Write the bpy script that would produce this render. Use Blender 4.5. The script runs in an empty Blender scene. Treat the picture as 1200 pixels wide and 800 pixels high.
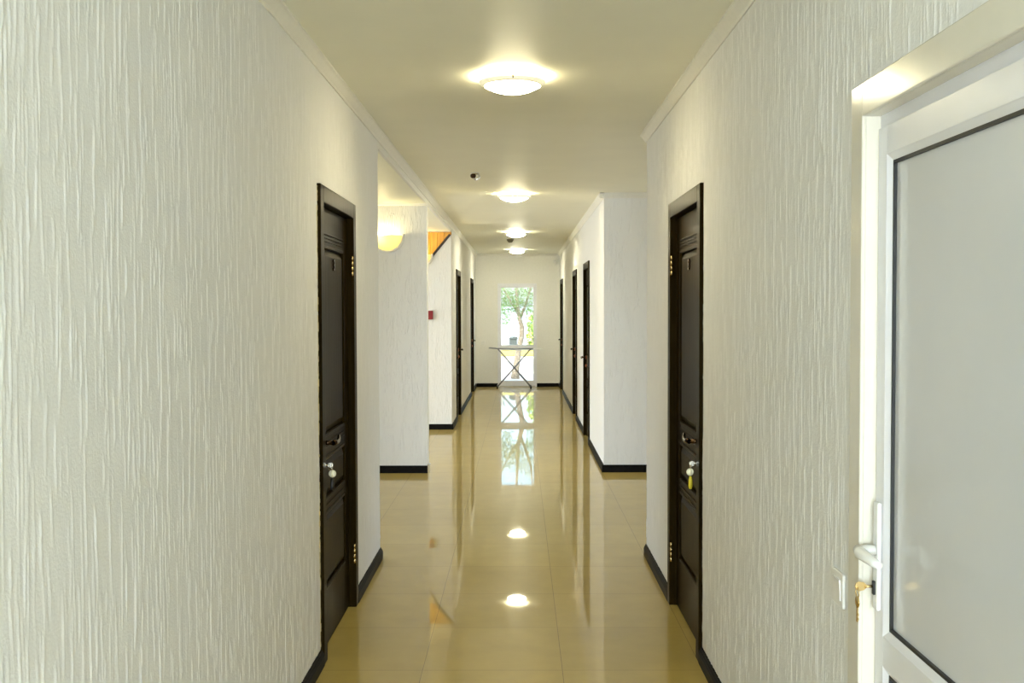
import bpy, bmesh, math, random
import numpy as np
from mathutils import Vector, Matrix
random.seed(7)
C = bpy.context.scene.collection
PI = math.pi

# ------------------------------------------------------------------ materials
def new_mat(name):
    m = bpy.data.materials.new(name); m.use_nodes = True
    nt = m.node_tree
    return m, nt, nt.nodes['Principled BSDF']

def setp(b, **k):
    for n, v in k.items():
        n = n.replace('_', ' ')
        for s in b.inputs:
            if s.name.lower() == n.lower():
                if s.type == 'RGBA' and len(v) == 3: v = (*v, 1)
                s.default_value = v
                break

def noise(nt, vec, scale, detail=2.0, rough=0.5):
    n = nt.nodes.new('ShaderNodeTexNoise'); n.inputs['Scale'].default_value = scale
    n.inputs['Detail'].default_value = detail; n.inputs['Roughness'].default_value = rough
    nt.links.new(vec, n.inputs['Vector']); return n.outputs['Fac']

def mapping(nt, scale=(1, 1, 1), loc=(0, 0, 0)):
    t = nt.nodes.new('ShaderNodeTexCoord'); m = nt.nodes.new('ShaderNodeMapping')
    m.inputs['Scale'].default_value = scale; m.inputs['Location'].default_value = loc
    nt.links.new(t.outputs['Object'], m.inputs['Vector']); return m.outputs['Vector']

def ramp(nt, fac, stops):
    r = nt.nodes.new('ShaderNodeValToRGB')
    el = r.color_ramp.elements
    while len(el) < len(stops): el.new(0.5)
    for e, (p, c) in zip(el, stops):
        e.position = p; e.color = (*c, 1) if len(c) == 3 else c
    nt.links.new(fac, r.inputs['Fac']); return r.outputs['Color']

def math_node(nt, op, a, b):
    n = nt.nodes.new('ShaderNodeMath'); n.operation = op
    for i, v in enumerate((a, b)):
        if isinstance(v, (int, float)): n.inputs[i].default_value = v
        else: nt.links.new(v, n.inputs[i])
    return n.outputs[0]

def bump(nt, bsdf, height, dist, strength=1.0):
    b = nt.nodes.new('ShaderNodeBump'); b.inputs['Distance'].default_value = dist
    b.inputs['Strength'].default_value = strength
    nt.links.new(height, b.inputs['Height']); nt.links.new(b.outputs['Normal'], bsdf.inputs['Normal'])

def simple(name, col, rough=0.5, var=0.0, metallic=0.0, scale=30, bumpd=0.0, **k):
    m, nt, b = new_mat(name)
    setp(b, base_color=col, roughness=rough, metallic=metallic, **k)
    v = mapping(nt)
    f = noise(nt, v, scale, 3)
    if var:
        lo = tuple(max(0, c * (1 - var)) for c in col); hi = tuple(min(1, c * (1 + var)) for c in col)
        nt.links.new(ramp(nt, f, [(0.3, lo), (0.7, hi)]), b.inputs['Base Color'])
    if bumpd: bump(nt, b, f, bumpd)
    return m

def plaster_mat():
    m, nt, b = new_mat('combed bark plaster')
    setp(b, base_color=(0.80, 0.795, 0.775), roughness=0.75)
    def strokes(scale, loc, width):
        n = noise(nt, mapping(nt, scale, loc), 1.0, 1.5, 0.5)
        d = math_node(nt, 'ABSOLUTE', math_node(nt, 'SUBTRACT', n, 0.5), 0.0)
        return ramp(nt, d, [(0.0, (1, 1, 1)), (width * .45, (.8, .8, .8)), (width, (0, 0, 0))])
    def mask(scale, loc, lo, hi):
        return ramp(nt, noise(nt, mapping(nt, scale, loc), 1.0, 2.0), [(lo, (0, 0, 0)), (hi, (1, 1, 1))])
    a = math_node(nt, 'MULTIPLY', strokes((34, 34, 4.0), (0, 0, 0), 0.055), mask((14, 14, 5), (1, 2, 7), 0.42, 0.54))
    c = math_node(nt, 'MULTIPLY', strokes((54, 54, 7.0), (5, 9, 3), 0.05), mask((16, 16, 6), (8, 3, 1), 0.45, 0.57))
    grain = noise(nt, mapping(nt, (120, 120, 60)), 1.0, 3.0)
    h = math_node(nt, 'ADD', a, math_node(nt, 'MULTIPLY', c, 0.7))
    h = math_node(nt, 'ADD', h, math_node(nt, 'MULTIPLY', grain, 0.22))
    bump(nt, b, h, 0.0026, 1.0)
    return m

def floor_mat():
    m, nt, b = new_mat('polished beige porcelain tile')
    v = mapping(nt, (1, 1, 1), (0.4193, -4.4283 + 6.0, 0))
    br = nt.nodes.new('ShaderNodeTexBrick')
    br.offset = 0.0; br.squash = 1.0
    br.inputs['Scale'].default_value = 1.0
    br.inputs['Brick Width'].default_value = 0.6; br.inputs['Row Height'].default_value = 0.6
    br.inputs['Mortar Size'].default_value = 0.0016; br.inputs['Mortar Smooth'].default_value = 0.2
    br.inputs['Color1'].default_value = (0.425, 0.312, 0.088, 1); br.inputs['Color2'].default_value = (0.45, 0.333, 0.096, 1)
    br.inputs['Mortar'].default_value = (0.22, 0.155, 0.055, 1)
    nt.links.new(v, br.inputs['Vector'])
    cl = noise(nt, mapping(nt), 5, 5, 0.6)
    mx = nt.nodes.new('ShaderNodeMixRGB'); mx.blend_type = 'MULTIPLY'; mx.inputs['Fac'].default_value = 1
    nt.links.new(br.outputs['Color'], mx.inputs['Color1'])
    nt.links.new(ramp(nt, cl, [(0.3, (0.93, 0.93, 0.92)), (0.7, (1.05, 1.05, 1.04))]), mx.inputs['Color2'])
    nt.links.new(mx.outputs['Color'], b.inputs['Base Color'])
    setp(b, roughness=0.022, ior=1.60)
    # a share of slightly hazy polish over the mirror-smooth glaze
    hz = nt.nodes.new('ShaderNodeBsdfPrincipled'); setp(hz, roughness=0.32, ior=1.60)
    nt.links.new(mx.outputs['Color'], hz.inputs['Base Color'])
    ms = nt.nodes.new('ShaderNodeMixShader'); ms.inputs[0].default_value = 0.29
    nt.links.new(b.outputs[0], ms.inputs[1]); nt.links.new(hz.outputs[0], ms.inputs[2])
    nt.links.new(ms.outputs[0], nt.nodes['Material Output'].inputs['Surface'])
    return m

def wood_mat(name, lo, hi, rough, scale=(40, 40, 2.2), spec=0.5, tint=(1, 1, 1)):
    m, nt, b = new_mat(name)
    f = noise(nt, mapping(nt, scale), 1.0, 4, 0.6)
    nt.links.new(ramp(nt, f, [(0.3, lo), (0.7, hi)]), b.inputs['Base Color'])
    setp(b, roughness=rough, specular_ior_level=spec, specular_tint=tint)
    bump(nt, b, f, 0.0006)
    return m

def emit_mat(name, col, strength, base=(0.9, 0.9, 0.85), rough=0.25):
    m, nt, b = new_mat(name)
    setp(b, base_color=base, roughness=rough, emission_color=col, emission_strength=strength)
    f = noise(nt, mapping(nt), 25, 2)
    nt.links.new(ramp(nt, f, [(0.3, tuple(c * 0.96 for c in base)), (0.7, base)]), b.inputs['Base Color'])
    return m

def shade_mat():
    m, nt, b = new_mat('frosted translucent sconce glass')
    out = nt.nodes['Material Output']
    setp(b, base_color=(0.88, 0.84, 0.68), roughness=0.25)
    tl = nt.nodes.new('ShaderNodeBsdfTranslucent'); tl.inputs['Color'].default_value = (0.92, 0.86, 0.62, 1)
    f = noise(nt, mapping(nt), 30, 2)
    nt.links.new(ramp(nt, f, [(0.3, (0.84, 0.80, 0.64)), (0.7, (0.88, 0.84, 0.68))]), b.inputs['Base Color'])
    mx = nt.nodes.new('ShaderNodeMixShader'); mx.inputs[0].default_value = 0.55
    nt.links.new(b.outputs[0], mx.inputs[1]); nt.links.new(tl.outputs[0], mx.inputs[2])
    nt.links.new(mx.outputs[0], out.inputs['Surface'])
    return m

def glass_mat(name, tint=(0.95, 1, 0.98), rough=0.0):
    m, nt, b = new_mat(name)
    nt.nodes.remove(b)
    out = nt.nodes['Material Output']
    tr = nt.nodes.new('ShaderNodeBsdfTransparent'); tr.inputs['Color'].default_value = (*tint, 1)
    gl = nt.nodes.new('ShaderNodeBsdfGlossy'); gl.inputs['Roughness'].default_value = rough
    fr = nt.nodes.new('ShaderNodeFresnel'); fr.inputs['IOR'].default_value = 1.07
    mx = nt.nodes.new('ShaderNodeMixShader')
    nt.links.new(fr.outputs[0], mx.inputs[0]); nt.links.new(tr.outputs[0], mx.inputs[1]); nt.links.new(gl.outputs[0], mx.inputs[2])
    nt.links.new(mx.outputs[0], out.inputs['Surface'])
    return m

M = dict(
    plaster=plaster_mat(),
    plaster_skin=simple('hand combed plaster', (0.80, 0.795, 0.775), 0.75, 0.015, scale=160, bumpd=0.0007),
    paint=simple('smooth cream wall paint', (0.80, 0.79, 0.74), 0.6, 0.02, bumpd=0.0004),
    ceiling=simple('satin cream ceiling', (0.87, 0.855, 0.72), 0.48, 0.015, scale=3, specular_ior_level=0.3),
    crown=simple('cream moulding', (0.80, 0.785, 0.72), 0.55, 0.02),
    floor=floor_mat(),
    wenge=wood_mat('dark stained door wood', (0.008, 0.0047, 0.0012), (0.021, 0.0128, 0.0032), 0.30, spec=0.014, tint=(1.0, 0.80, 0.42)),
    skirting=wood_mat('dark baseboard', (0.006, 0.0055, 0.005), (0.011, 0.010, 0.009), 0.45, (30, 3, 30), spec=0.03),
    pine=wood_mat('orange pine boards', (0.52, 0.24, 0.03), (0.72, 0.38, 0.06), 0.45, (30, 6, 2)),
    darkwood=simple('dark stair trim', (0.018, 0.008, 0.006), 0.4, 0.2),
    pvc=simple('white door plastic', (0.80, 0.80, 0.83), 0.28, 0.012, scale=8),
    casing=simple('glossy cream casing', (0.72, 0.69, 0.60), 0.17, 0.02, scale=8, specular_ior_level=0.25),
    panel=simple('pale grey gloss panel', (0.66, 0.67, 0.69), 0.12, 0.015, scale=4),
    gasket=simple('black rubber gasket', (0.006, 0.006, 0.006), 0.5, 0.2),
    white_plastic=simple('white plastic', (0.82, 0.81, 0.78), 0.3, 0.02),
    white_metal=simple('white enamelled metal', (0.84, 0.84, 0.82), 0.25, 0.02),
    brass=simple('polished brass', (0.75, 0.55, 0.25), 0.22, 0.08, 1.0),
    bronze=simple('dark bronze metal', (0.06, 0.035, 0.02), 0.22, 0.15, 1.0),
    copper=simple('reddish copper metal', (0.32, 0.11, 0.05), 0.3, 0.1, 1.0),
    steel=simple('grey tube metal', (0.30, 0.31, 0.34), 0.35, 0.05, 1.0),
    chrome=simple('chrome metal', (0.75, 0.75, 0.74), 0.12, 0.03, 1.0),
    nickel=simple('nickel key metal', (0.78, 0.74, 0.62), 0.25, 0.05, 1.0),
    yellow_tag=simple('yellow plastic tag', (0.75, 0.62, 0.03), 0.4, 0.05),
    pale_tag=simple('pale cream plastic tag', (0.80, 0.76, 0.55), 0.35, 0.05),
    black_tag=simple('black plastic tag', (0.01, 0.01, 0.01), 0.4, 0.05),
    red=simple('dark red plastic', (0.25, 0.008, 0.012), 0.4, 0.06),
    grey_plastic=simple('brownish grey plastic', (0.16, 0.14, 0.09), 0.5, 0.08),
    lamp_glass=emit_mat('frosted lit lamp glass', (1.0, 0.89, 0.58), 32.0),
    tube=emit_mat('dim lit ring tube', (1.0, 0.86, 0.45), 7.0),
    bulb=emit_mat('lit bulb glass', (1.0, 0.84, 0.42), 130.0),
    lamp_glass_far=emit_mat('frosted lit lamp glass, stronger bulb', (1.0, 0.95, 0.70), 70.0),  # emission raised above the nearer lamps to brighten the far end
    lamp_rim=emit_mat('patterned glass rim', (1.0, 0.90, 0.55), 0.25, (0.85, 0.85, 0.78)),
    sconce_glass=shade_mat(),
    glass=glass_mat('clear window glass'),
    loose_plaster=simple('crumbling yellowed plaster', (0.62, 0.52, 0.28), 0.9, 0.2, bumpd=0.002),
    paving=simple('pale terrace paving', (0.62, 0.58, 0.50), 0.8, 0.1, scale=6),
    whitewash=simple('whitewashed masonry', (0.80, 0.80, 0.77), 0.8, 0.04),
    pale_wall=simple('pale blue grey render', (0.50, 0.57, 0.60), 0.8, 0.05),
    yellow_paint=simple('yellow coping paint', (0.85, 0.68, 0.16), 0.6, 0.05),
    bark=simple('pale tree bark', (0.36, 0.28, 0.20), 0.9, 0.35, bumpd=0.01),
    leaf_a=simple('green tree leaves', (0.20, 0.30, 0.09), 0.5, 0.35, scale=4),
    leaf_b=simple('yellow green bush leaves', (0.42, 0.55, 0.10), 0.5, 0.35, scale=4),
    dark_box=simple('weathered grey metal', (0.09, 0.10, 0.09), 0.6, 0.15),
)

# ------------------------------------------------------------------ mesh helpers
class MB:
    def __init__(self): self.bm = bmesh.new()
    def box(self, x0, x1, y0, y1, z0, z1, bev=0.0, seg=2):
        r = bmesh.ops.create_cube(self.bm, size=1.0)
        vs = r['verts']
        sx, sy, sz = x1 - x0, y1 - y0, z1 - z0
        for v in vs:
            v.co = Vector(((v.co.x + .5) * sx + x0, (v.co.y + .5) * sy + y0, (v.co.z + .5) * sz + z0))
        if bev:
            es = list({e for v in vs for e in v.link_edges})
            bmesh.ops.bevel(self.bm, geom=es, offset=min(bev, abs(sx) * .45, abs(sy) * .45, abs(sz) * .45), segments=seg, affect='EDGES', profile=0.5)
        return self
    def frame(self, axis, d0, d1, a0, a1, b0, b1, w, bev=0.0):
        """rectangular ring in the plane across `axis` ('x' or 'y'), a = other horizontal, b = z"""
        def bx(a0, a1, b0, b1):
            if axis == 'x': self.box(d0, d1, a0, a1, b0, b1, bev)
            else: self.box(a0, a1, d0, d1, b0, b1, bev)
        bx(a0, a0 + w, b0, b1); bx(a1 - w, a1, b0, b1)
        bx(a0 + w, a1 - w, b1 - w, b1); bx(a0 + w, a1 - w, b0, b0 + w)
        return self
    def prism(self, prof, origin, u, v, w, length, close=True):
        """profile points (a,b) in the u,v plane, swept along w by length"""
        o = Vector(origin); u, v, w = Vector(u), Vector(v), Vector(w)
        A = [self.bm.verts.new(o + u * a + v * b) for a, b in prof]
        B = [self.bm.verts.new(o + u * a + v * b + w * length) for a, b in prof]
        n = len(prof)
        for i in range(n): self.bm.faces.new((A[i], A[(i + 1) % n], B[(i + 1) % n], B[i]))
        self.bm.faces.new(A[::-1]); self.bm.faces.new(B)
        return self
    def tube(self, pts, r, seg=12, cap=True, radii=None):
        pts = [Vector(p) for p in pts]; rings = []
        up = None
        for i, p in enumerate(pts):
            if i == 0: d = pts[1] - p
            elif i == len(pts) - 1: d = p - pts[i - 1]
            else: d = (pts[i + 1] - p).normalized() + (p - pts[i - 1]).normalized()
            d.normalize()
            if up is None:
                up = Vector((0, 0, 1)) if abs(d.z) < .9 else Vector((1, 0, 0))
            s = d.cross(up).normalized(); up = s.cross(d).normalized()
            rr = radii[i] if radii else r
            rings.append([self.bm.verts.new(p + (s * math.cos(2 * PI * k / seg) + up * math.sin(2 * PI * k / seg)) * rr) for k in range(seg)])
        for a, b in zip(rings, rings[1:]):
            for k in range(seg):
                self.bm.faces.new((a[k], a[(k + 1) % seg], b[(k + 1) % seg], b[k])).smooth = True
        if cap: self.bm.faces.new(rings[0][::-1]); self.bm.faces.new(rings[-1])
        return self
    def lathe(self, prof, center, axis='z', seg=40, a0=0.0, a1=2 * PI, closed=True):
        """profile (r,h) revolved about an axis through center"""
        c = Vector(center); full = abs(a1 - a0 - 2 * PI) < 1e-6
        n = seg if full else seg + 1
        rows = []
        for k in range(n):
            t = a0 + (a1 - a0) * k / seg; row = []
            for r, h in prof:
                if axis == 'z': p = Vector((r * math.cos(t), r * math.sin(t), h))
                elif axis == 'y': p = Vector((r * math.cos(t), h, r * math.sin(t)))
                else: p = Vector((h, r * math.cos(t), r * math.sin(t)))
                row.append(self.bm.verts.new(c + p))
            rows.append(row)
        m = len(prof)
        for k in range(n if full else n - 1):
            a, b = rows[k], rows[(k + 1) % n]
            for i in range(m - 1):
                f = self.bm.faces.new((a[i], b[i], b[i + 1], a[i + 1])); f.smooth = True
        bmesh.ops.remove_doubles(self.bm, verts=self.bm.verts, dist=1e-6)
        return self
    def torus(self, center, R, r, axis='z', seg=24, s2=8):
        prof = [(R + r * math.cos(2 * PI * k / s2), r * math.sin(2 * PI * k / s2)) for k in range(s2 + 1)]
        return self.lathe(prof, center, axis, seg)
    def build(self, name, mat, parent=None, kind=None, normals=True):
        if normals: bmesh.ops.recalc_face_normals(self.bm, faces=self.bm.faces)
        me = bpy.data.meshes.new(name); self.bm.to_mesh(me); self.bm.free()
        me.materials.append(M[mat])
        o = bpy.data.objects.new(name, me); C.objects.link(o)
        if parent: o.parent = parent
        if kind: o['kind'] = kind
        return o

def tag(o, label=None, cat=None, group=None, kind=None):
    if label: o['label'] = label
    if cat: o['category'] = cat
    if group: o['group'] = group
    if kind: o['kind'] = kind
    return o

def thing(name, label, cat, loc=(0, 0, 0), rz=0.0, group=None, kind=None):
    o = bpy.data.objects.new(name, None); C.objects.link(o)
    o.location = loc; o.rotation_euler = (0, 0, rz); o.empty_display_size = 0.1
    return tag(o, label, cat, group, kind)

# ------------------------------------------------------------------ layout (metres, camera at the origin)
L, R = -0.868, 0.796          # corridor wall planes
ZC, ZA = 2.63, 2.535          # corridor ceiling, side bay ceiling
YB, YE = -5.5, 20.64          # back of the corridor, end wall
T = 0.15                      # wall thickness
Y1, Y2, Y2b, Y3 = 6.43, 9.81, 9.95, 13.35    # left: end of near wall, pillar, stair wall
Q1, Q2 = 6.52, 9.84           # right: end of near wall, face of far block
DW, DH = 0.965, 2.09          # dark door outer size
left_doors = [4.488, 14.29, 18.55]
right_doors = [4.52, 11.82, 14.40, 19.02]

def wall_along_y(mb, x0, x1, y0, y1, z1, holes):
    y = y0
    for h0, h1, hz in sorted(holes):
        if h0 > y: mb.box(x0, x1, y, h0, 0, z1)
        mb.box(x0, x1, h0, h1, hz, z1)
        y = h1
    if y < y1: mb.box(x0, x1, y, y1, 0, z1)

rng = np.random.default_rng(11)
def combed(ny, nz, sy, sz):
    """height field of raised vertical plaster strokes, ny x nz samples at steps sy, sz"""
    H = np.zeros((ny, nz)); area = ny * sy * nz * sz
    for _ in range(int(area / (0.12 * 0.019))):
        ln = min(0.42, rng.lognormal(-2.25, 0.62)); wd = rng.uniform(0.0019, 0.0036); ht = rng.uniform(0.0007, 0.0029)
        y0 = rng.uniform(0, ny * sy); z0 = rng.uniform(-ln, nz * sz)
        k0, k1 = max(0, int(z0 / sz)), min(nz, int((z0 + ln) / sz) + 2)
        if k1 <= k0: continue
        zz = (np.arange(k0, k1) * sz - z0) / ln
        amp = ht * np.clip(np.minimum(zz, 1 - zz) * 6, 0, 1) * (0.8 + 0.4 * rng.random(k1 - k0))
        yc = y0 + rng.normal(0, 0.014) * ln * 2 * zz + 0.0017 * np.sin(zz * rng.uniform(2, 9) + rng.uniform(0, 6))
        i0, i1 = max(0, int((y0 - 0.035) / sy)), min(ny, int((y0 + 0.035) / sy) + 1)
        if i1 <= i0: continue
        yy = np.arange(i0, i1)[:, None] * sy
        g = amp[None, :] * np.exp(-((yy - yc[None, :]) / wd) ** 2)
        H[i0:i1, k0:k1] = np.maximum(H[i0:i1, k0:k1], g)
    H += 0.00035 * rng.random((ny, nz))
    return H
def skin(mb, x, sg, y0, y1, holes_, sy=0.0035, sz=0.013, top=ZC):
    ny, nz = int((y1 - y0) / sy) + 1, int(top / sz) + 1
    ys, zs = np.linspace(y0, y1, ny), np.linspace(0, top, nz)
    H = combed(ny, nz, sy, sz)
    Y, Z = np.meshgrid(ys, zs, indexing='ij')
    co = np.stack([x + sg * H, Y, Z], -1).reshape(-1, 3)
    idx = np.arange(ny * nz).reshape(ny, nz)
    q = np.stack([idx[:-1, :-1], idx[1:, :-1], idx[1:, 1:], idx[:-1, 1:]], -1)
    keep = np.ones((ny - 1, nz - 1), bool)
    for a, b, h in holes_:
        yi = (ys[:-1] > a - sy * .2) & (ys[1:] < b + sy * .2); zi = zs[1:] < h + sz * .5
        keep &= ~(yi[:, None] & zi[None, :])
    q = q[keep]
    used = np.unique(q); remap = -np.ones(ny * nz, int); remap[used] = np.arange(len(used))
    me = bpy.data.meshes.new('tmp'); me.from_pydata(co[used].tolist(), [], remap[q].tolist())
    me.polygons.foreach_set('use_smooth', np.ones(len(me.polygons), bool))
    if sg > 0: me.flip_normals()
    me.flip_normals() if False else None
    mb.bm.from_mesh(me); bpy.data.meshes.remove(me)

# ------------------------------------------------------------------ structure
MB().box(-4.6, 4.0, YB - 0.2, YE + 0.02, -0.12, 0).build('floor', 'floor', kind='structure')
MB().box(L - 0.02, 4.0, YB - 0.2, YE + T, ZC, ZC + 0.14).build('ceiling', 'ceiling', kind='structure')
MB().box(-4.6, L - 0.021, YB - 0.2, YE + T, ZA, ZC + 0.14).build('ceiling_left_bay', 'ceiling', kind='structure')

def holes(doors): return [(y + 0.012, y + DW - 0.012, DH - 0.012) for y in doors]
w = MB(); wall_along_y(w, L - T, L - 0.001, YB, Y1, ZC, holes(left_doors[:1])); skin(w, L, 1, 0.6, Y1, [(y, y + DW, DH) for y in left_doors[:1]])
w.box(L - 0.001, L, YB, 0.6, 0, ZC); w.build('wall_left_near', 'plaster_skin', kind='structure', normals=False)
w = MB(); wall_along_y(w, L - T, L, Y3 + 0.09, YE, ZC, holes(left_doors[1:])); w.build('wall_left_far', 'plaster', kind='structure')
MB().box(L - 0.02, L, Y1, Y3, ZA, ZC).build('wall_left_header', 'paint', kind='structure')
MB().box(-4.6, L, Y2, Y2b, 0, ZA).build('wall_left_pillar', 'plaster', kind='structure')
MB().box(-4.6, L - T, Y1 - T, Y1, 0, ZA).build('wall_left_return', 'plaster', kind='structure')
w = MB(); wall_along_y(w, R + 0.001, R + T, YB, Q1, ZC, holes(right_doors[:1]) + [(1.32, 2.43, 2.012)])
skin(w, R, -1, 0.6, Q1, [(y, y + DW, DH) for y in right_doors[:1]] + [(1.29, 2.46, 2.03)])
w.box(R, R + 0.001, YB, 0.6, 0, ZC); w.build('wall_right_near', 'plaster_skin', kind='structure', normals=False)
w = MB(); wall_along_y(w, R, R + T, Q2, YE, ZC, holes(right_doors[1:])); w.build('wall_right_far', 'plaster', kind='structure')
MB().box(R + T, 4.0, Q1 - T, Q1, 0, ZC).build('wall_right_return', 'plaster', kind='structure')
MB().box(R + T, 4.0, Q2, Q2 + T, 0, ZC).build('wall_right_recess', 'plaster', kind='structure')

# stair wall with a sloping top, boards of the stair soffit behind it
sx0, sx1 = L, -2.05
prof = [(-4.6, 0), (L, 0), (L, 2.49), (-1.95, 1.19), (-4.6, 1.19)]
MB().prism(prof, (0, Y3, 0), (1, 0, 0), (0, 0, 1), (0, 1, 0), 0.05).build('wall_stair', 'plaster', kind='structure')
capm = MB()
dx, dz = (L + 1.95), 1.30
ln = math.hypot(dx, dz); nx, nz = -dz / ln, dx / ln
capm.prism([(-1.95, 1.19), (L - 0.004, 2.486), (L - 0.004 + nx * .028, 2.486 + nz * .028), (-1.95 + nx * .028, 1.19 + nz * .028)], (0, Y3 - 0.012, 0), (1, 0, 0), (0, 0, 1), (0, 1, 0), 0.066)
capm.build('trim_1', 'darkwood', kind='structure')
pb = MB()
x = L - 0.001
while x > -2.6:
    pb.box(x - 0.088, x, Y3 + 0.058, Y3 + 0.085, 0.0, ZA - 0.005, 0.004, 1); x -= 0.09
pb.build('wall_stair_boards', 'pine', kind='structure')
MB().box(-4.6, L - T, Y3 + 0.09, Y3 + 0.24, 0, ZA).build('wall_stair_back', 'paint', kind='structure')

# end wall with the glazed door opening
EX0, EX1, EZ = -0.43, 0.345, 2.043
MB().box(L - T, EX0 + 0.02, YE, YE + T, 0, ZC).box(EX1 - 0.02, R + T, YE, YE + T, 0, ZC).box(EX0 + 0.02, EX1 - 0.02, YE, YE + T, EZ - 0.02, ZC).build('wall_end', 'paint', kind='structure')
# back wall behind the viewer with a wide entrance opening
MB().box(L - T, -0.75, YB - T, YB, 0, ZC).box(0.68, R + T, YB - T, YB, 0, ZC).box(-0.75, 0.68, YB - T, YB, 2.35, ZC).build('wall_back', 'paint', kind='structure')
# outer side walls of the bays, each with a large window opening
def window_wall(name, x0, x1, y0, y1, wy0, wy1, z0, z1, top):
    MB().box(x0, x1, y0, wy0, 0, top).box(x0, x1, wy1, y1, 0, top).box(x0, x1, wy0, wy1, 0, z0).box(x0, x1, wy0, wy1, z1, top).build(name, 'paint', kind='structure')
window_wall('wall_left_bay', -4.6, -4.45, Y1 - T, Y2, 7.0, 9.2, 0.8, 2.2, ZA)
window_wall('wall_left_stairwell', -4.6, -4.45, Y2b, Y3 + 0.24, 10.1, 13.25, 0.25, 2.4, ZA)
window_wall('wall_right_bay', 3.85, 4.0, Q1 - T, Q2 + T, 7.0, 9.4, 0.7, 2.3, ZC)
n = 1
for (x, y0, y1, z0, z1) in ((-4.54, 7.0, 9.2, 0.8, 2.2), (-4.54, 10.1, 13.25, 0.25, 2.4), (3.91, 7.0, 9.4, 0.7, 2.3)):
    f = MB().frame('x', x, x + 0.05, y0, y1, z0, z1, 0.06)
    f.box(x, x + 0.05, (y0 + y1) / 2 - .03, (y0 + y1) / 2 + .03, z0 + .06, z1 - .06)
    f.build('window_%d' % n, 'pvc', kind='structure'); n += 1

MB().frame('x', L + .001, L + .026, -4.56, -2.04, 0.74, 2.26, 0.06).build('window_4', 'pvc', kind='structure')  # frame added round the unseen left fill lamp, no opening behind it
MB().frame('x', R - .026, R - .001, -4.56, -2.04, 0.74, 2.26, 0.06).build('window_5', 'pvc', kind='structure')  # same added frame for the right fill lamp, wall left solid
# crown mouldings
cp = [(0, 0), (0, -0.05), (0.006, -0.05), (0.010, -0.040), (0.014, -0.036), (0.030, -0.016), (0.034, -0.012), (0.040, -0.008), (0.040, 0)]
def crown(name, runs):
    m_ = MB()
    for (o, u, w_, l) in runs: m_.prism(cp, o, u, (0, 0, 1), w_, l)
    m_.build(name, 'crown', kind='structure')
crown('trim_2', [((L, YB, ZC), (1, 0, 0), (0, 1, 0), YE - YB)])
crown('trim_3', [((R, YB, ZC), (-1, 0, 0), (0, 1, 0), Q1 - YB + 0.04)])
crown('trim_4', [((R, Q2 - 0.04, ZC), (-1, 0, 0), (0, 1, 0), YE - Q2 + 0.04), ((R - 0.04, Q2, ZC), (0, -1, 0), (1, 0, 0), 3.0)])
crown('trim_5', [((L + .04, YE, ZC), (0, -1, 0), (1, 0, 0), R - L - .08)])
MB().prism([(0, 0), (0, -0.02), (0.012, -0.012), (0.015, 0)], (-4.45, Y2, ZA), (0, -1, 0), (0, 0, 1), (1, 0, 0), 4.45 + L).build('trim_6', 'crown', kind='structure')

# baseboards
bp = [(0, 0), (0.018, 0), (0.018, 0.045), (0.013, 0.058), (0.010, 0.062), (0.007, 0.070), (0, 0.070)]
def base(name, runs):
    m_ = MB()
    for (o, u, w_, l) in runs: m_.prism(bp, o, u, (0, 0, 1), w_, l)
    m_.build(name, 'skirting', kind='structure')
def along(xp, u, y0, y1, doors, extra=()):
    out = []; y = y0
    hs = sorted([(d, d + DW) for d in doors] + list(extra))
    for a, b in hs:
        if a > y + 0.01: out.append(((xp, y, 0), u, (0, 1, 0), a - y))
        y = b
    if y < y1: out.append(((xp, y, 0), u, (0, 1, 0), y1 - y))
    return out
base('baseboard_left_near', along(L, (1, 0, 0), YB, Y1, left_doors[:1]))
base('baseboard_left_far', along(L, (1, 0, 0), Y3, YE, left_doors[1:]))
base('baseboard_left_pillar', [((-4.4, Y2, 0), (0, -1, 0), (1, 0, 0), 4.4 + L + 0.018)])
base('baseboard_left_stair', [((-4.4, Y3, 0), (0, -1, 0), (1, 0, 0), 4.4 + L + 0.018)])
base('baseboard_right_near', along(R, (-1, 0, 0), YB, Q1, right_doors[:1], [(1.24, 2.49)]))
base('baseboard_right_far', along(R, (-1, 0, 0), Q2 - .018, YE, right_doors[1:]))
base('baseboard_right_recess', [((R - .018, Q2, 0), (0, -1, 0), (1, 0, 0), 3.0)])
base('baseboard_end_left', [((L + .018, YE, 0), (0, -1, 0), (1, 0, 0), EX0 - L - .018)])
base('baseboard_end_right', [((EX1, YE, 0), (0, -1, 0), (1, 0, 0), R - EX1 - .018)])
# bright end cap on the pillar baseboard
MB().box(L - 0.002, L + 0.022, Y2 - 0.022, Y2 + 0.05, 0, 0.085, 0.004).build('trim_7', 'chrome', kind='structure')

# ------------------------------------------------------------------ dark panelled doors
# local frame: x along the wall 0..DW, +y out into the corridor, z up
REC = -0.020      # leaf face behind wall plane
def digit(ch, mat, parent, loc, size):
    cu = bpy.data.curves.new('number_text', 'FONT'); cu.body = ch; cu.size = size; cu.extrude = 0.004; cu.bevel_depth = 0.001
    cu.align_x = 'CENTER'; cu.align_y = 'CENTER'
    o = bpy.data.objects.new('tmp', cu); C.objects.link(o)
    bpy.context.view_layer.update()
    me = bpy.data.meshes.new_from_object(o.evaluated_get(bpy.context.evaluated_depsgraph_get()))
    C.objects.unlink(o); bpy.data.objects.remove(o)
    # stand the text up in the local xz plane facing +y
    me.transform(Matrix.Rotation(PI, 4, 'Z') @ Matrix.Rotation(PI / 2, 4, 'X'))
    me.materials.clear(); me.materials.append(M[mat])
    d = bpy.data.objects.new('door_number', me); C.objects.link(d); d.parent = parent; d.location = loc
    return d

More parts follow.
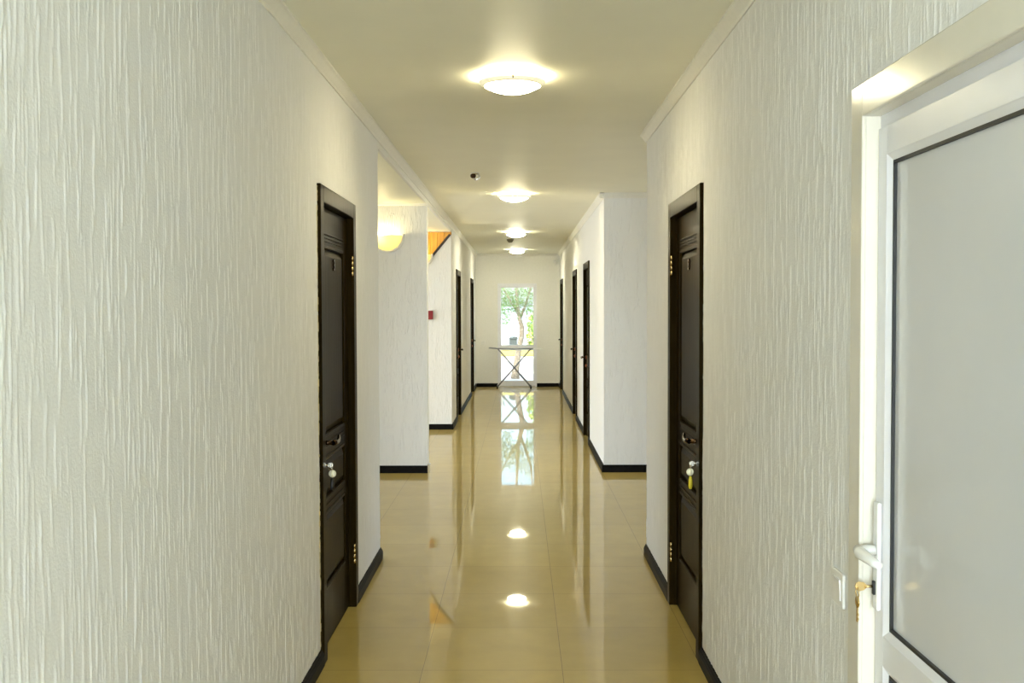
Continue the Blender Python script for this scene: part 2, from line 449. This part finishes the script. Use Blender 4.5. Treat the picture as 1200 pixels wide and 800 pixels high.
def dark_door(n, root_loc, rz, hinge_left, label, number=None):
    """hinge_left: hinges at local x=0, handle at local x=DW side"""
    t = thing('door_%d' % n, label, 'door', root_loc, rz, kind='structure')
    cw, out = 0.075, 0.017
    f = MB()
    def casing(x0, x1, z0, z1): f.box(x0, x1, -0.085, out, z0, z1, 0.004, 2)
    casing(0, cw, 0, DH); casing(DW - cw, DW, 0, DH); casing(cw - 0.001, DW - cw + 0.001, DH - cw, DH)
    f.build('door_frame', 'wenge', t)
    lx0, lx1, lz0, lz1 = cw + 0.003, DW - cw - 0.003, 0.008, DH - cw - 0.004
    a, b = lx0 + 0.125, lx1 - 0.125
    yF, yB = REC, REC - 0.012
    l = MB()
    l.box(lx0, lx1, yF - 0.04, yB, lz0, lz1)
    panels = [(0.27, 0.62), (0.68, 0.87), (0.97, 1.835)]
    l.box(lx0, a, yB, yF, lz0, lz1, 0.003); l.box(b, lx1, yB, yF, lz0, lz1, 0.003)
    zs = [lz0] + [z for p in panels for z in p] + [lz1]
    for i in range(0, len(zs), 2): l.box(a - .003, b + .003, yB, yF, zs[i], zs[i + 1], 0.003)
    lf = l.build('door_leaf', 'wenge', t)
    for z0, z1 in panels:
        p = MB(); o1, o2 = 0.014, 0.042
        # raised field with sloped edges
        def ring(d, y): return [p.bm.verts.new(v) for v in ((a + d, y, z0 + d), (b - d, y, z0 + d), (b - d, y, z1 - d), (a + d, y, z1 - d))]
        r1, r2, r3 = ring(o1, yB), ring(o1 + .001, yB + .003), ring(o2, yF + 0.002)
        for q, s in ((r1, r2), (r2, r3)):
            for k in range(4): p.bm.faces.new((q[k], q[(k + 1) % 4], s[(k + 1) % 4], s[k]))
        p.bm.faces.new(r3)
        # moulding round the field
        p.frame('y', yB, yF + 0.006, a - 0.006, b + 0.006, z0 - 0.006, z1 + 0.006, 0.016, 0.004)
        p.build('door_panel', 'wenge', lf)
    s = MB()
    for zz in (1.856, 1.872, 1.888): s.box(a, b, yF, yF + 0.007, zz, zz + 0.008, 0.002)
    for zz in (0.648, 0.915, 0.935): s.box(a, b, yF, yF + 0.005, zz, zz + 0.006, 0.002)
    s.build('moulding_strips', 'wenge', lf)
    hx = lx1 - 0.055 if hinge_left else lx0 + 0.055
    gx = cw if hinge_left else DW - cw
    for hz in (1.77, 0.28):
        h = MB()
        for k in range(4): h.tube([(gx, 0.008, hz - 0.05 + 0.026 * k), (gx, 0.008, hz - 0.05 + 0.026 * k + 0.022)], 0.0065, 10)
        h.build('hinge', 'brass', t)
    hd = MB().lathe([(0, 0.012), (0.018, 0.012), (0.024, 0.008), (0.026, 0.0), (0, 0)], (hx, yF, 0.955), 'y').build('door_handle', 'copper', t)
    sgn = -1 if hinge_left else 1
    lv = MB().tube([(hx, yF, 0.955), (hx, yF + 0.058, 0.955)], 0.0095, 12)
    pts = [(hx - sgn * .010, yF + 0.060, 0.955), (hx + sgn * .015, yF + 0.065, 0.956), (hx + sgn * .05, yF + 0.067, 0.951), (hx + sgn * .09, yF + 0.066, 0.953), (hx + sgn * .118, yF + 0.064, 0.960), (hx + sgn * .135, yF + 0.060, 0.972)]
    lv.tube(pts, 0.01, 12, radii=[0.011, 0.0125, 0.0095, 0.009, 0.008, 0.006])
    lv.build('lever', 'bronze', hd)
    lk = MB().lathe([(0, 0.010), (0.017, 0.010), (0.024, 0.006), (0.026, 0.0), (0, 0)], (hx, yF, 0.855), 'y')
    lk.box(hx - 0.005, hx + 0.005, yF + 0.008, yF + 0.018, 0.842, 0.868, 0.002)
    lk.build('lock_rosette', 'copper', t)
    if number: digit(number, 'bronze', t, ((a + b) / 2, yF + 0.004, 1.755), 0.075)
    return t, hx

# left wall: local x -> world -y  (rotation -90deg), +y local -> world +x
def left_door(n, y, label, hinge_far, number=None):
    return dark_door(n, (L, y + DW, 0), -PI / 2, hinge_far, label, number)
def right_door(n, y, label, hinge_far, number=None):
    return dark_door(n, (R, y, 0), PI / 2, not hinge_far, label, number)
left_door(1, left_doors[0], 'dark panelled wooden door in the near left wall, crumbled plaster along its edge', True, '3')
left_door(2, left_doors[1], 'dark wooden door just past the stair wall, farther left side', False)
left_door(3, left_doors[2], 'dark wooden door on the left right before the end wall', False)
right_door(4, right_doors[0], 'dark panelled wooden door in the near right wall, yellow key tag in its lock', True, '8')
right_door(5, right_doors[1], 'dark wooden door on the right nearest the recess corner', False)
right_door(6, right_doors[2], 'dark wooden door midway along the far right wall', False)
right_door(7, right_doors[3], 'dark wooden door on the right right before the end wall', False)

# ragged plaster edge along the near jamb of the left door
rg = MB(); z = 0.08; y0 = left_doors[0]
while z < 2.08:
    h = random.uniform(0.008, 0.03); d = random.uniform(0.003, 0.012)
    rg.box(L - 0.002, L + random.uniform(0.001, 0.004), y0 - d, y0 + 0.001, z, min(z + h * 1.2, 2.08), 0.002, 1)
    z += h
rg.build('trim_8', 'loose_plaster', kind='structure')

# ------------------------------------------------------------------ white plastic door, near right
wd = thing('door_8', 'white plastic door with black-edged pale grey panels in the near right wall', 'door', (R, 1.25, 0), 0, kind='structure')
def loc(o):  # meshes authored in world space, parented to an Empty
    o.parent = wd; o.matrix_parent_inverse = Matrix.Translation(wd.location).inverted(); return o
cy0, cy1, cz = 1.25, 2.487, 2.064
cs = MB()
for bxs in ((cy0, cy0 + .077, 0, cz), (cy1 - .077, cy1, 0, cz), (cy0 + .076, cy1 - .076, cz - .077, cz)):
    cs.box(R - 0.010, R + 0.001, bxs[0], bxs[1], bxs[2], bxs[3], 0.003)
# reveal returns
cs.box(R, R + 0.033, cy1 - .077, cy1 - .070, 0, cz - .072).box(R, R + 0.033, cy0 + .070, cy0 + .077, 0, cz - .072)
cs.box(R, R + 0.033, cy0 + .070, cy1 - .070, cz - .077, cz - .070)
loc(cs.build('casing', 'casing'))
iy0, iy1, iz = cy0 + .077, cy1 - .077, cz - .077
XF = R + 0.033
fr = MB()
fr.box(XF, XF + .06, iy0, iy0 + .02, 0, iz).box(XF, XF + .06, iy1 - .02, iy1, 0, iz).box(XF, XF + .06, iy0 + .02, iy1 - .02, iz - .032, iz)
loc(fr.build('door_frame', 'pvc'))
ly0, ly1, lz1 = iy0 + .012, iy1 - .004, iz - .03
gy0, gy1 = ly0 + .075, 2.352         # panel opening edges
gz = [(0.12, 0.735), (0.805, 1.892)]
lf = MB(); xl0, xl1 = XF - 0.006, XF + 0.055
lf.box(xl0, xl1, ly0, gy0, 0.012, lz1, .002).box(xl0, xl1, gy1, ly1, 0.012, lz1, .002)
lf.box(xl0, xl1, gy0 - .001, gy1 + .001, 0.012, gz[0][0], .002).box(xl0, xl1, gy0 - .001, gy1 + .001, gz[0][1], gz[1][0], .002).box(xl0, xl1, gy0 - .001, gy1 + .001, gz[1][1], lz1, .002)
leaf = loc(lf.build('door_leaf', 'pvc'))
def sub(o): o.parent = leaf; o.matrix_parent_inverse = leaf.matrix_world.inverted() if False else Matrix.Translation(wd.location).inverted() @ Matrix(); return o
for z0, z1 in gz:
    bd = MB(); e = 0.016
    def wedge(): 
        P = [(0, 0), (e, 0.010), (e, 0.022), (0, 0.022)]   # (inwards, depth)
        x = xl0 + 0.001
        bd.prism(P, (x, gy1, z0), (0, -1, 0), (1, 0, 0), (0, 0, 1), z1 - z0)
        bd.prism(P, (x, gy0, z0), (0, 1, 0), (1, 0, 0), (0, 0, 1), z1 - z0)
        bd.prism(P, (x, gy0, z1), (0, 0, -1), (1, 0, 0), (0, 1, 0), gy1 - gy0)
        bd.prism(P, (x, gy0, z0), (0, 0, 1), (1, 0, 0), (0, 1, 0), gy1 - gy0)
    wedge(); b_ = loc(bd.build('glazing_bead', 'pvc'))
    g_ = loc(MB().frame('x', xl0 + .009, xl0 + .022, gy0 + e - .001, gy1 - e + .001, z0 + e - .001, z1 - e + .001, 0.007).build('gasket', 'gasket'))
    p_ = loc(MB().box(xl0 + .016, xl0 + .026, gy0 + e, gy1 - e, z0 + e, z1 - e).build('panel', 'panel'))
hp = loc(MB().box(xl0 - 0.011, xl0, 2.362, 2.392, 0.858, 1.106, 0.004, 3).build('handle_plate', 'white_metal'))
lv = MB(); hy, hz = 2.378, 0.995
lv.tube([(xl0 - .008, hy, hz), (xl0 - .030, hy, hz), (xl0 - .046, hy - .004, hz)], 0.011, 16, radii=[.013, .0125, .012])
lv.tube([(xl0 - .047, hy + .008, hz), (xl0 - .050, hy - .02, hz - .002), (xl0 - .047, hy - .06, hz - .004), (xl0 - .041, hy - .085, hz - .008), (xl0 - .034, hy - .102, hz - .012)], 0.011, 16, radii=[.011, .0145, .0125, .011, .008])
o = lv.build('lever', 'white_metal'); loc(o)
o = MB().box(xl0 - 0.016, xl0 - .010, 2.371, 2.383, 0.893, 0.925, 0.002).build('lock_cylinder', 'gasket'); loc(o)

# ------------------------------------------------------------------ keys
def key_bunch(label, x, y, z, nx, bow='brass', tags=()):
    """a key standing in a lock at (x,y,z), nx = direction out of the door along x"""
    t = thing('key_bunch', label, 'keys', (x, y, z), 0, group='keys left in the door locks')
    k = MB()
    k.tube([(0, 0, 0), (nx * .018, 0, 0)], .0035, 8)
    k.prism([(.014, -.004), (.020, -.009), (.030, -.011), (.038, -.007), (.040, 0), (.038, .007), (.030, .011), (.020, .009), (.014, .004)], (0, -.0012, 0), (nx, 0, 0), (0, 0, 1), (0, 1, 0), .0024)
    k.build('key', bow, t)
    rz = -0.014
    MB().torus((nx * .034, 0, rz), .012, .0012, 'x').build('key_ring', bow, t)
    z0 = rz - .012
    for kind, mat in tags:
        g = MB()
        if kind == 'key':
            g.lathe([(0, -.0012), (.013, -.0012), (.013, .0012), (0, .0012)], (nx * .034, 0, z0 - .010), 'x', 20)
            g.box(nx * .034 - .0012, nx * .034 + .0012, -.0045, .0045, z0 - .056, z0 - .020, .0006, 1)
            g.box(nx * .034 - .0012, nx * .034 + .0012, -.0085, -.004, z0 - .050, z0 - .046).box(nx * .034 - .0012, nx * .034 + .0012, -.0085, -.004, z0 - .040, z0 - .035)
            g.build('hanging_key', mat, t)
        elif kind == 'disc':
            g.lathe([(0, -.002), (.015, -.002), (.017, 0), (.015, .002), (0, .002)], (nx * .034, 0, z0 - .012), 'x', 24)
            g.lathe([(0, -.002), (.015, -.002), (.017, 0), (.015, .002), (0, .002)], (nx * .036, 0, z0 - .012), 'y', 24)
            g.build('tag', mat, t); z0 -= .030
        else:
            g.tube([(nx * .034, 0, z0 - .002), (nx * .034, 0, z0 - .02), (nx * .034, .001, z0 - .045), (nx * .034, .002, z0 - .058)], .01, 12, radii=[.006, .0085, .0095, .006])
            g.build('fob', mat, t)
    return t
xk = L + REC + 0.018
key_bunch('key with a pale round tag and black fob in the near left dark door', xk, left_doors[0] + 0.133, 0.855, 1, 'nickel', (('disc', 'pale_tag'), ('fob', 'black_tag')))
key_bunch('key with a white disc and long yellow tag in the near right dark door', R - REC - 0.018, right_doors[0] + 0.133, 0.855, -1, 'nickel', (('disc', 'pale_tag'), ('fob', 'yellow_tag')))
key_bunch('brass key with a second key hanging from it in the white plastic door', xl0 - 0.016, 2.377, 0.912, -1, 'brass', (('key', 'brass'),))

# ------------------------------------------------------------------ switches and small wall devices
def rocker(label, x, y, z, nx):
    t = thing('light_switch', label, 'light switch', (x, y, z))
    MB().box(min(0, nx * .009), max(0, nx * .009), -.043, .043, -.043, .043, .004, 3).build('plate', 'white_plastic', t)
    r = MB().prism([(-.026, 0), (.026, 0), (.026, .0045), (0, .003), (-.026, .002)], (nx * .0085, -.026, 0), (0, 0, 1), (nx, 0, 0), (0, 1, 0), .052)
    r.build('rocker', 'white_plastic', t)
rocker('white rocker light switch on the textured wall beside the white plastic door', R, 2.575, 0.855, -1)
t = thing('light_switch', 'tiny pale light switch on the end wall, left of the glazed door', 'light switch', (-0.715, YE, 0.88))
MB().box(-.04, .04, -.009, 0, -.04, .04, .004).build('plate', 'white_plastic', t)
MB().prism([(-.024, 0), (.024, 0), (.024, .012), (-.024, .005)], (-.024, -.009, 0), (0, 0, 1), (0, -1, 0), (1, 0, 0), .048).build('rocker', 'white_plastic', t)

t = thing('fire_call_point', 'dark red fire call point on the white stair wall', 'call point', (-1.14, Y3, 1.468))
MB().box(-.048, .048, -.014, 0, -.066, .066, .006).build('back_box', 'white_plastic', t)
MB().box(-.038, .038, -.045, -.010, -.056, .056, .006).build('cover', 'red', t)
MB().box(-.022, .022, -.047, -.044, -.018, .018, .001).build('press_plate', 'red', t)

t = thing('motion_sensor', 'small white sensor high in the right corner of the end wall', 'sensor', (0.71, YE, 2.46))
MB().box(-.012, .012, -.03, .004, -.02, .03, .004).build('bracket', 'white_plastic', t)
MB().lathe([(0, -.05), (.02, -.045), (.033, -.02), (.036, .01), (.03, .035), (0, .05)], (0, -.055, 0), 'z', 20).build('sensor_head', 'white_plastic', t)

# ------------------------------------------------------------------ ceiling devices
t = thing('ceiling_sensor', 'small bronze and chrome round fitting on the ceiling, left of the lamps', 'sensor', (-0.353, 8.35, ZC))
MB().lathe([(0, 0), (.034, 0), (.036, -.006), (.030, -.012), (0, -.012)], (0, 0, 0)).build('base_ring', 'chrome', t)
MB().lathe([(0, -.010), (.020, -.012), (.024, -.024), (.020, -.036), (.010, -.043), (0, -.044)], (-.012, 0, 0)).build('dome', 'bronze', t)
MB().torus((.012, -.004, -.028), .026, .006, 'y').build('ring', 'chrome', t)
t = thing('smoke_detector', 'brownish grey smoke detector on the ceiling between the two farthest lamps', 'smoke detector', (-0.14, 16.35, ZC))
MB().lathe([(0, 0), (.052, 0), (.055, -.012), (.050, -.020), (0, -.020)], (0, 0, 0)).build('base', 'grey_plastic', t)
MB().lathe([(0, -.018), (.044, -.020), (.040, -.038), (.026, -.050), (0, -.052)], (0, 0, 0)).build('sensor_head', 'grey_plastic', t)

lamp_labels = ['lit round glass ceiling lamp nearest the viewer, over the near doors',
               'lit round glass ceiling lamp level with the pillar, second from the viewer',
               'lit round glass ceiling lamp third from the viewer',
               'lit round glass ceiling lamp farthest away, before the end wall']
def copy_tree(o, parent=None):
    c = o.copy(); C.objects.link(c); c.parent = parent
    for ch in list(o.children): copy_tree(ch, c)
    return c
lamp0 = thing('ceiling_lamp', lamp_labels[0], 'ceiling lamp', (-0.03, 4.9, ZC), 0, 'ceiling lamps along the corridor')
MB().lathe([(0, 0), (.118, 0), (.120, -.004), (.120, -.016), (.112, -.020), (.104, -.018), (0, -.014)], (0, 0, 0), seg=56).build('base_ring', 'white_metal', lamp0)
outer = [(.153, -.030), (.140, -.039), (.118, -.052), (.092, -.064), (.062, -.073), (.030, -.0785), (0, -.080)]
gl = [(0, -.075), (.030, -.0735), (.062, -.068), (.092, -.059), (.118, -.047), (.130, -.041)]
MB().lathe(gl + [(.131, -.0455)] + [p for p in outer if p[0] < .131], (0, 0, 0), seg=56).build('glass_bowl', 'lamp_glass', lamp0)
rimp = [(.131, -.0402), (.151, -.026), (.155, -.026), (.154, -.031), (.140, -.0395), (.131, -.0455), (.131, -.0402)]
MB().lathe(rimp, (0, 0, 0), seg=56).build('glass_rim', 'lamp_rim', lamp0)
for k in range(3):
    a_ = 0.55 + k * 2 * PI / 3
    ca, sa = math.cos(a_), math.sin(a_)
    MB().tube([(ca * .112, sa * .112, -.012), (ca * .135, sa * .135, -.014), (ca * .150, sa * .150, -.022), (ca * .157, sa * .157, -.030), (ca * .150, sa * .150, -.037)], .0028, 8).build('clip', 'brass', lamp0)
tube0 = MB().torus((0, 0, -.030), .07, .008, 'z').build('bulb', 'tube', lamp0)
for i, yy in enumerate((9.85, 14.75, 19.15)):
    c = copy_tree(lamp0); c.location.y = yy; c.location.x = (-0.045, -0.045, -0.04)[i]; c['label'] = lamp_labels[i + 1]
    if i > 0:                                   # glow of the two farthest lamps boosted to brighten the corridor end
        for ch in c.children:
            if ch.data.materials[0] == M['lamp_glass']:
                ch.data = ch.data.copy(); ch.data.materials[0] = M['lamp_glass_far']

# ------------------------------------------------------------------ half-bowl wall sconces
def make_sconce(label, x, y, z):
    t = thing('wall_sconce', label, 'wall lamp', (x, y, z), 0, 'half-bowl wall sconces')
    # quarter-sphere bowl: bottom half, bulging towards the viewer (-y)
    g = MB(); N, K, Rr = 28, 12, 0.142
    def sph(Rr, dep, flip=False):
        rows = []
        for i in range(N + 1):
            th = PI + PI * i / N     # lower half circle in xz
            row = []
            for k in range(K + 1):
                ph = PI / 2 * k / K
                r = Rr * math.cos(ph)
                row.append(g.bm.verts.new((r * math.cos(th), -dep * math.sin(ph), r * math.sin(th))))
            rows.append(row)
        for i in range(N):
            for k in range(K):
                q = (rows[i][k], rows[i + 1][k], rows[i + 1][k + 1], rows[i][k + 1])
                f = g.bm.faces.new(q); f.smooth = True
    sph(Rr, .085); sph(Rr - .006, .079)
    bmesh.ops.remove_doubles(g.bm, verts=g.bm.verts, dist=1e-6)
    g.build('glass_shade', 'sconce_glass', t)
    r = MB()
    pts = [((Rr + .009) * math.cos(PI + PI * i / N), -.014, (Rr + .009) * math.sin(PI + PI * i / N)) for i in range(N + 1)]
    pts = [(pts[0][0], -.014, .012)] + pts + [(pts[-1][0], -.014, .012)]
    r.tube(pts, .0115, 10)
    r.build('rim', 'white_plastic', t)
    MB().lathe([(0, 0), (.05, 0), (.052, -.012), (0, -.014)], (0, -.001, -.045), 'y', 24).build('wall_plate', 'white_metal', t)
    MB().lathe([(0, .028), (.014, .024), (.02, .0), (.012, -.03), (.012, -.045), (0, -.045)], (-.045, -.038, -.01), 'z', 18).build('bulb', 'bulb', t)
    return t
s0 = make_sconce('lit half-bowl wall sconce on the textured pillar, left side', -1.238, Y2, 2.235)
s1 = copy_tree(s0); s1.location = (-1.262, Y3, 2.235); s1['label'] = 'half-bowl wall sconce on the stair wall, partly hidden by the pillar'

# ------------------------------------------------------------------ glazed end door
gd = thing('door_9', 'white glazed door in the end wall with trees outside', 'door', (0, YE, 0), 0, kind='structure')
def pe(o): o.parent = gd; o.location = (0, -YE, 0); return o
c_ = MB()
for (x0, x1, z0, z1) in ((EX0, EX0 + .04, 0, EZ), (EX1 - .04, EX1, 0, EZ), (EX0 + .04, EX1 - .04, EZ - .04, EZ)):
    c_.box(x0, x1, YE - .012, YE + .004, z0, z1, .003)
pe(c_.build('casing', 'pvc'))
f_ = MB(); x0, x1 = EX0 + .028, EX1 - .028
f_.box(x0, -0.362, YE + .005, YE + .07, 0.02, EZ - .03, .002).box(0.276, x1, YE + .005, YE + .07, 0.02, EZ - .03, .002)
for z0, z1 in ((0.02, 0.12), (0.715, 0.825), (1.96, EZ - .03)): f_.box(-0.363, 0.277, YE + .005, YE + .07, z0, z1, .002)
pe(f_.build('door_leaf', 'pvc'))
for z0, z1 in ((0.12, 0.715), (0.825, 1.96)):
    pe(MB().box(-0.362, 0.276, YE + .034, YE + .040, z0, z1).build('glass_pane', 'glass'))
pe(MB().box(0.288, 0.308, YE - .004, YE + .006, 0.88, 1.10, .003).tube([(0.298, YE, 1.0), (0.298, YE - .045, 1.0), (0.285, YE - .05, 1.0), (0.20, YE - .045, 1.0)], .009, 10).build('door_handle', 'white_metal'))
MB().box(EX0, EX1, YE, YE + T + .05, -0.02, 0.02, .004).build('trim_9', 'paving', kind='structure')

# ------------------------------------------------------------------ folding drying rack
dr = thing('drying_rack', 'folding metal clothes drying rack on crossed legs before the glazed door', 'drying rack', (-0.09, 20.25, 0))
zt = 0.775; ya, yb = -.17, .17
def tf(*a): return a
fr_ = MB().tube([(-.36, ya, zt), (.35, ya, zt), (.35, yb, zt), (-.36, yb, zt), (-.36, ya, zt)], .009, 8)
fr_.build('top_frame', 'steel', dr)
for k in range(7):
    y = ya + (yb - ya) * (k + .5) / 7
    MB().tube([(-.36, y, zt + .004), (.35, y, zt + .004)], .004, 6).build('rod', 'white_metal', dr)
for sx, x0, x1 in ((-1, -.36, -.497), (1, .35, .525)):
    wg = MB(); zz = zt + (.012 if sx < 0 else -.012)
    wg.tube([(x0, ya + .01, zt), (x1, ya + .02, zz), (x1, yb - .02, zz), (x0, yb - .01, zt)], .007, 8)
    for k in range(4):
        y = ya + .03 + (yb - ya - .06) * k / 3
        wg.tube([(x0, y, zt), (x1, y, zz)], .0035, 6)
    wg.build('wing', 'steel' if sx < 0 else 'white_metal', dr)
for (xt, xb, yo) in ((-.335, .31, .0), (.32, -.34, .014)):
    for y in (ya + yo, yb - yo):
        lg = MB().tube([(xt, y, zt), (xb, y, 0.028)], .0085, 8)
        lg.build('leg', 'steel', dr)
        MB().tube([(xb, y, 0.0), (xb, y, 0.05)], .013, 8).build('foot', 'gasket', dr)
    MB().tube([(xb, ya + yo, .06), (xb, yb - yo, .06)], .006, 6).build('crossbar', 'steel', dr)

# ------------------------------------------------------------------ outdoors beyond the glazed door
MB().box(-8, 8, YE + T + .05, 42, -0.14, -0.02).build('ground_terrace', 'paving', kind='structure')
pw = thing('garden_wall', 'low white garden wall with a yellow top outside the glazed door', 'garden wall', (0, 25.2, -.02))
MB().box(-4, 4, 0, .2, 0, .42, .01).build('masonry', 'whitewash', pw)
MB().box(-4.02, 4.02, -.03, .23, .42, .56, .015).build('coping', 'yellow_paint', pw)
bw = thing('backdrop_wall', 'tall pale backdrop wall added far outside, behind the tree', 'wall', (0, 37, -.02))  # added as a bright backdrop over the dark sky below the horizon
MB().box(-6, 6, 0, .25, 0, 1.55, .01).build('masonry', 'pale_wall', bw)
MB().box(-6.05, 6.05, -.05, .30, 1.55, 1.63, .01).build('coping', 'pale_wall', bw)
MB().lathe([(.16, 0), (.16, .1), (.12, .14), (.10, .98), (.13, 1.02), (.13, 1.08), (0, 1.08)], (-0.50, 27.5, -.02), seg=24).build('garden_post', 'whitewash')
tag(bpy.data.objects['garden_post'], 'white post standing outside, left behind the door glass', 'post')

def leaves(mb, c, rad, n, size):
    for _ in range(n):
        while True:
            p = Vector((random.uniform(-1, 1), random.uniform(-1, 1), random.uniform(-1, 1)))
            if p.length < 1: break
        p = Vector((p.x * rad[0], p.y * rad[1], p.z * rad[2])) + Vector(c)
        u = Vector((random.gauss(0, 1), random.gauss(0, 1), random.gauss(0, .6))).normalized()
        v = u.cross(Vector((random.gauss(0, 1), random.gauss(0, 1), random.gauss(0, 1)))).normalized()
        s = size * random.uniform(.6, 1.3)
        q = [p - u * s, p + v * s * .4 + u * s * .1, p + u * s, p - v * s * .4 + u * s * .1]
        mb.bm.faces.new([mb.bm.verts.new(x) for x in q])
tr = thing('garden_tree', 'leafy tree with a pale leaning trunk just outside the glazed door', 'tree', (-0.10, 23.3, -.02))
tk = MB().tube([(0, 0, 0), (.02, 0, .22), (.08, 0, .62), (.15, 0, .95), (.155, 0, 1.15), (.10, 0, 1.36), (.05, 0, 1.7), (.04, 0, 2.2), (.0, 0, 2.9)], .1, 12, radii=[.10, .075, .062, .058, .055, .045, .036, .028, .012])
tk.tube([(.11, 0, 1.33), (.22, .05, 1.6), (.35, .05, 2.0), (.4, 0, 2.6)], .06, 8, radii=[.04, .03, .022, .01]).tube([(.08, 0, 1.45), (-.08, .1, 1.7), (-.3, .1, 2.1), (-.5, .1, 2.5)], .05, 8, radii=[.035, .026, .018, .01])
tk.build('trunk', 'bark', tr)
lv = MB()
for c, rd, n_ in (((-.25, 0, 1.75), (.35, .5, .35), 1100), ((.3, .1, 1.85), (.4, .5, .4), 1100), ((0, 0, 2.5), (.9, .8, .5), 500), ((-.28, -.1, 1.35), (.22, .3, .18), 260), ((.38, -.1, 1.35), (.16, .3, .3), 330), ((-.12, 0, 1.15), (.22, .3, .14), 50), ((.0, -.1, 1.55), (.4, .3, .24), 420)):
    leaves(lv, c, rd, n_, .026)
lv.build('foliage', 'leaf_a', tr)
for i, (x, y, rx, rz_, n_, lb, mt) in enumerate(((0.44, 27.5, .26, .62, 700, 'yellow-green bush outside, right behind the door glass', 'leaf_b'), (-1.5, 34, .8, 1.1, 500, 'green bush outside, far left behind the garden wall', 'leaf_a'))):
    b_ = thing('garden_bush', lb, 'bush', (x, y, -.02), 0, 'bushes outside the glazed door')
    s_ = MB()
    for k in range(6):
        a_ = k * 1.05; s_.tube([(0, 0, 0), (math.cos(a_) * .15, math.sin(a_) * .15, .5), (math.cos(a_) * .35, math.sin(a_) * .35, 1.1)], .02, 6, radii=[.03, .02, .008])
    s_.build('stem', 'bark', b_)
    l_ = MB(); leaves(l_, (0, 0, .3 + rz_), (rx, rx, rz_), n_, .07); l_.build('foliage', mt, b_)
bx = thing('garden_box', 'small dark grey metal box on a stand outside behind the garden wall', 'box', (-0.16, 27.0, -.02))
MB().box(-.10, .10, -.1, .1, .60, .78, .01).build('body', 'dark_box', bx)
MB().prism([(-.13, .78), (.13, .78), (.10, .84), (-.05, .84)], (0, -.12, 0), (1, 0, 0), (0, 0, 1), (0, 1, 0), .24).build('lid', 'dark_box', bx)
for sx in (-.07, .07): MB().box(sx - .015, sx + .015, -.015, .015, 0, .61).build('leg', 'dark_box', bx)

# ------------------------------------------------------------------ light
wld = bpy.data.worlds.new('World'); bpy.context.scene.world = wld; wld.use_nodes = True
nt = wld.node_tree; bg = nt.nodes['Background']
sky = nt.nodes.new('ShaderNodeTexSky'); sky.sky_type = 'NISHITA'; sky.sun_disc = False
sky.sun_elevation = math.radians(48); sky.sun_rotation = math.radians(200); sky.air_density = 1.0; sky.dust_density = 2.5
nt.links.new(sky.outputs[0], bg.inputs['Color']); bg.inputs['Strength'].default_value = 0.32

def area(name, loc, rot, sx, sy, power, col):
    l = bpy.data.lights.new(name, 'AREA'); l.shape = 'RECTANGLE'; l.size = sx; l.size_y = sy; l.energy = power; l.color = col
    o = bpy.data.objects.new(name, l); C.objects.link(o); o.location = loc; o.rotation_euler = rot; return o
DAY = (0.86, 0.935, 1.0)
COOL = (0.70, 0.85, 1.0)
area('left_fill_light', (L + 0.03, -3.3, 1.5), (0, -PI / 2, 0), 1.4, 2.4, 64, COOL)     # unseen fill lamps, one per side, added to brighten the near walls
area('right_fill_light', (R - 0.03, -3.3, 1.5), (0, PI / 2, 0), 1.4, 2.4, 64, COOL)
area('entrance_daylight', (-0.03, YB - 0.05, 1.25), (PI / 2, 0, 0), 1.4, 2.1, 95, (0.72, 0.86, 1.0))                       # towards +y
area('stairwell_daylight', (-4.50, 11.68, 1.25), (0, -PI / 2 - 0.5, 0), 1.9, 3.1, 50, DAY)       # towards +x
area('left_bay_daylight', (-4.56, 8.1, 1.5), (0, -PI / 2, 0), 1.4, 2.1, 18, DAY)
area('right_bay_daylight', (3.96, 8.2, 1.5), (0, PI / 2, 0), 1.6, 2.4, 12, DAY)          # towards -x
sl = bpy.data.lights.new('sun', 'SUN'); sl.energy = 1.5; sl.angle = math.radians(1.0); sl.color = (1, .95, .85)
so = bpy.data.objects.new('sun', sl); C.objects.link(so); so.rotation_euler = (math.radians(42), 0, math.radians(-15))

# ------------------------------------------------------------------ camera
cam = bpy.data.cameras.new('camera'); co = bpy.data.objects.new('camera', cam); C.objects.link(co)
cam.sensor_width = 36.0; cam.lens = 36.0 * 1222.945 / 1200.0; cam.clip_start = 0.05; cam.clip_end = 200
yaw, pit, roll = 0.00711, 0.03165, -0.00275
cyw, syw, cpt, spt = math.cos(yaw), math.sin(yaw), math.cos(pit), math.sin(pit)
fw = Vector((-syw * cpt, cyw * cpt, -spt)); rt = Vector((cyw, syw, 0)); up = rt.cross(fw)
r2 = rt * math.cos(roll) + up * math.sin(roll); u2 = -rt * math.sin(roll) + up * math.cos(roll)
co.matrix_world = Matrix(((r2.x, u2.x, -fw.x, 0), (r2.y, u2.y, -fw.y, 0), (r2.z, u2.z, -fw.z, 1.55), (0, 0, 0, 1)))
sc = bpy.context.scene; sc.camera = co
sc.view_settings.view_transform = 'Standard'; sc.view_settings.look = 'None'
sc.view_settings.gamma = 1.0; sc.view_settings.exposure = 1.15; sc.view_settings.use_curve_mapping = False
sc.cycles.use_denoising = True; sc.cycles.max_bounces = 10; sc.cycles.diffuse_bounces = 6; sc.cycles.glossy_bounces = 6
sc.cycles.transparent_max_bounces = 12; sc.cycles.sample_clamp_indirect = 6.0; sc.cycles.blur_glossy = 0.3
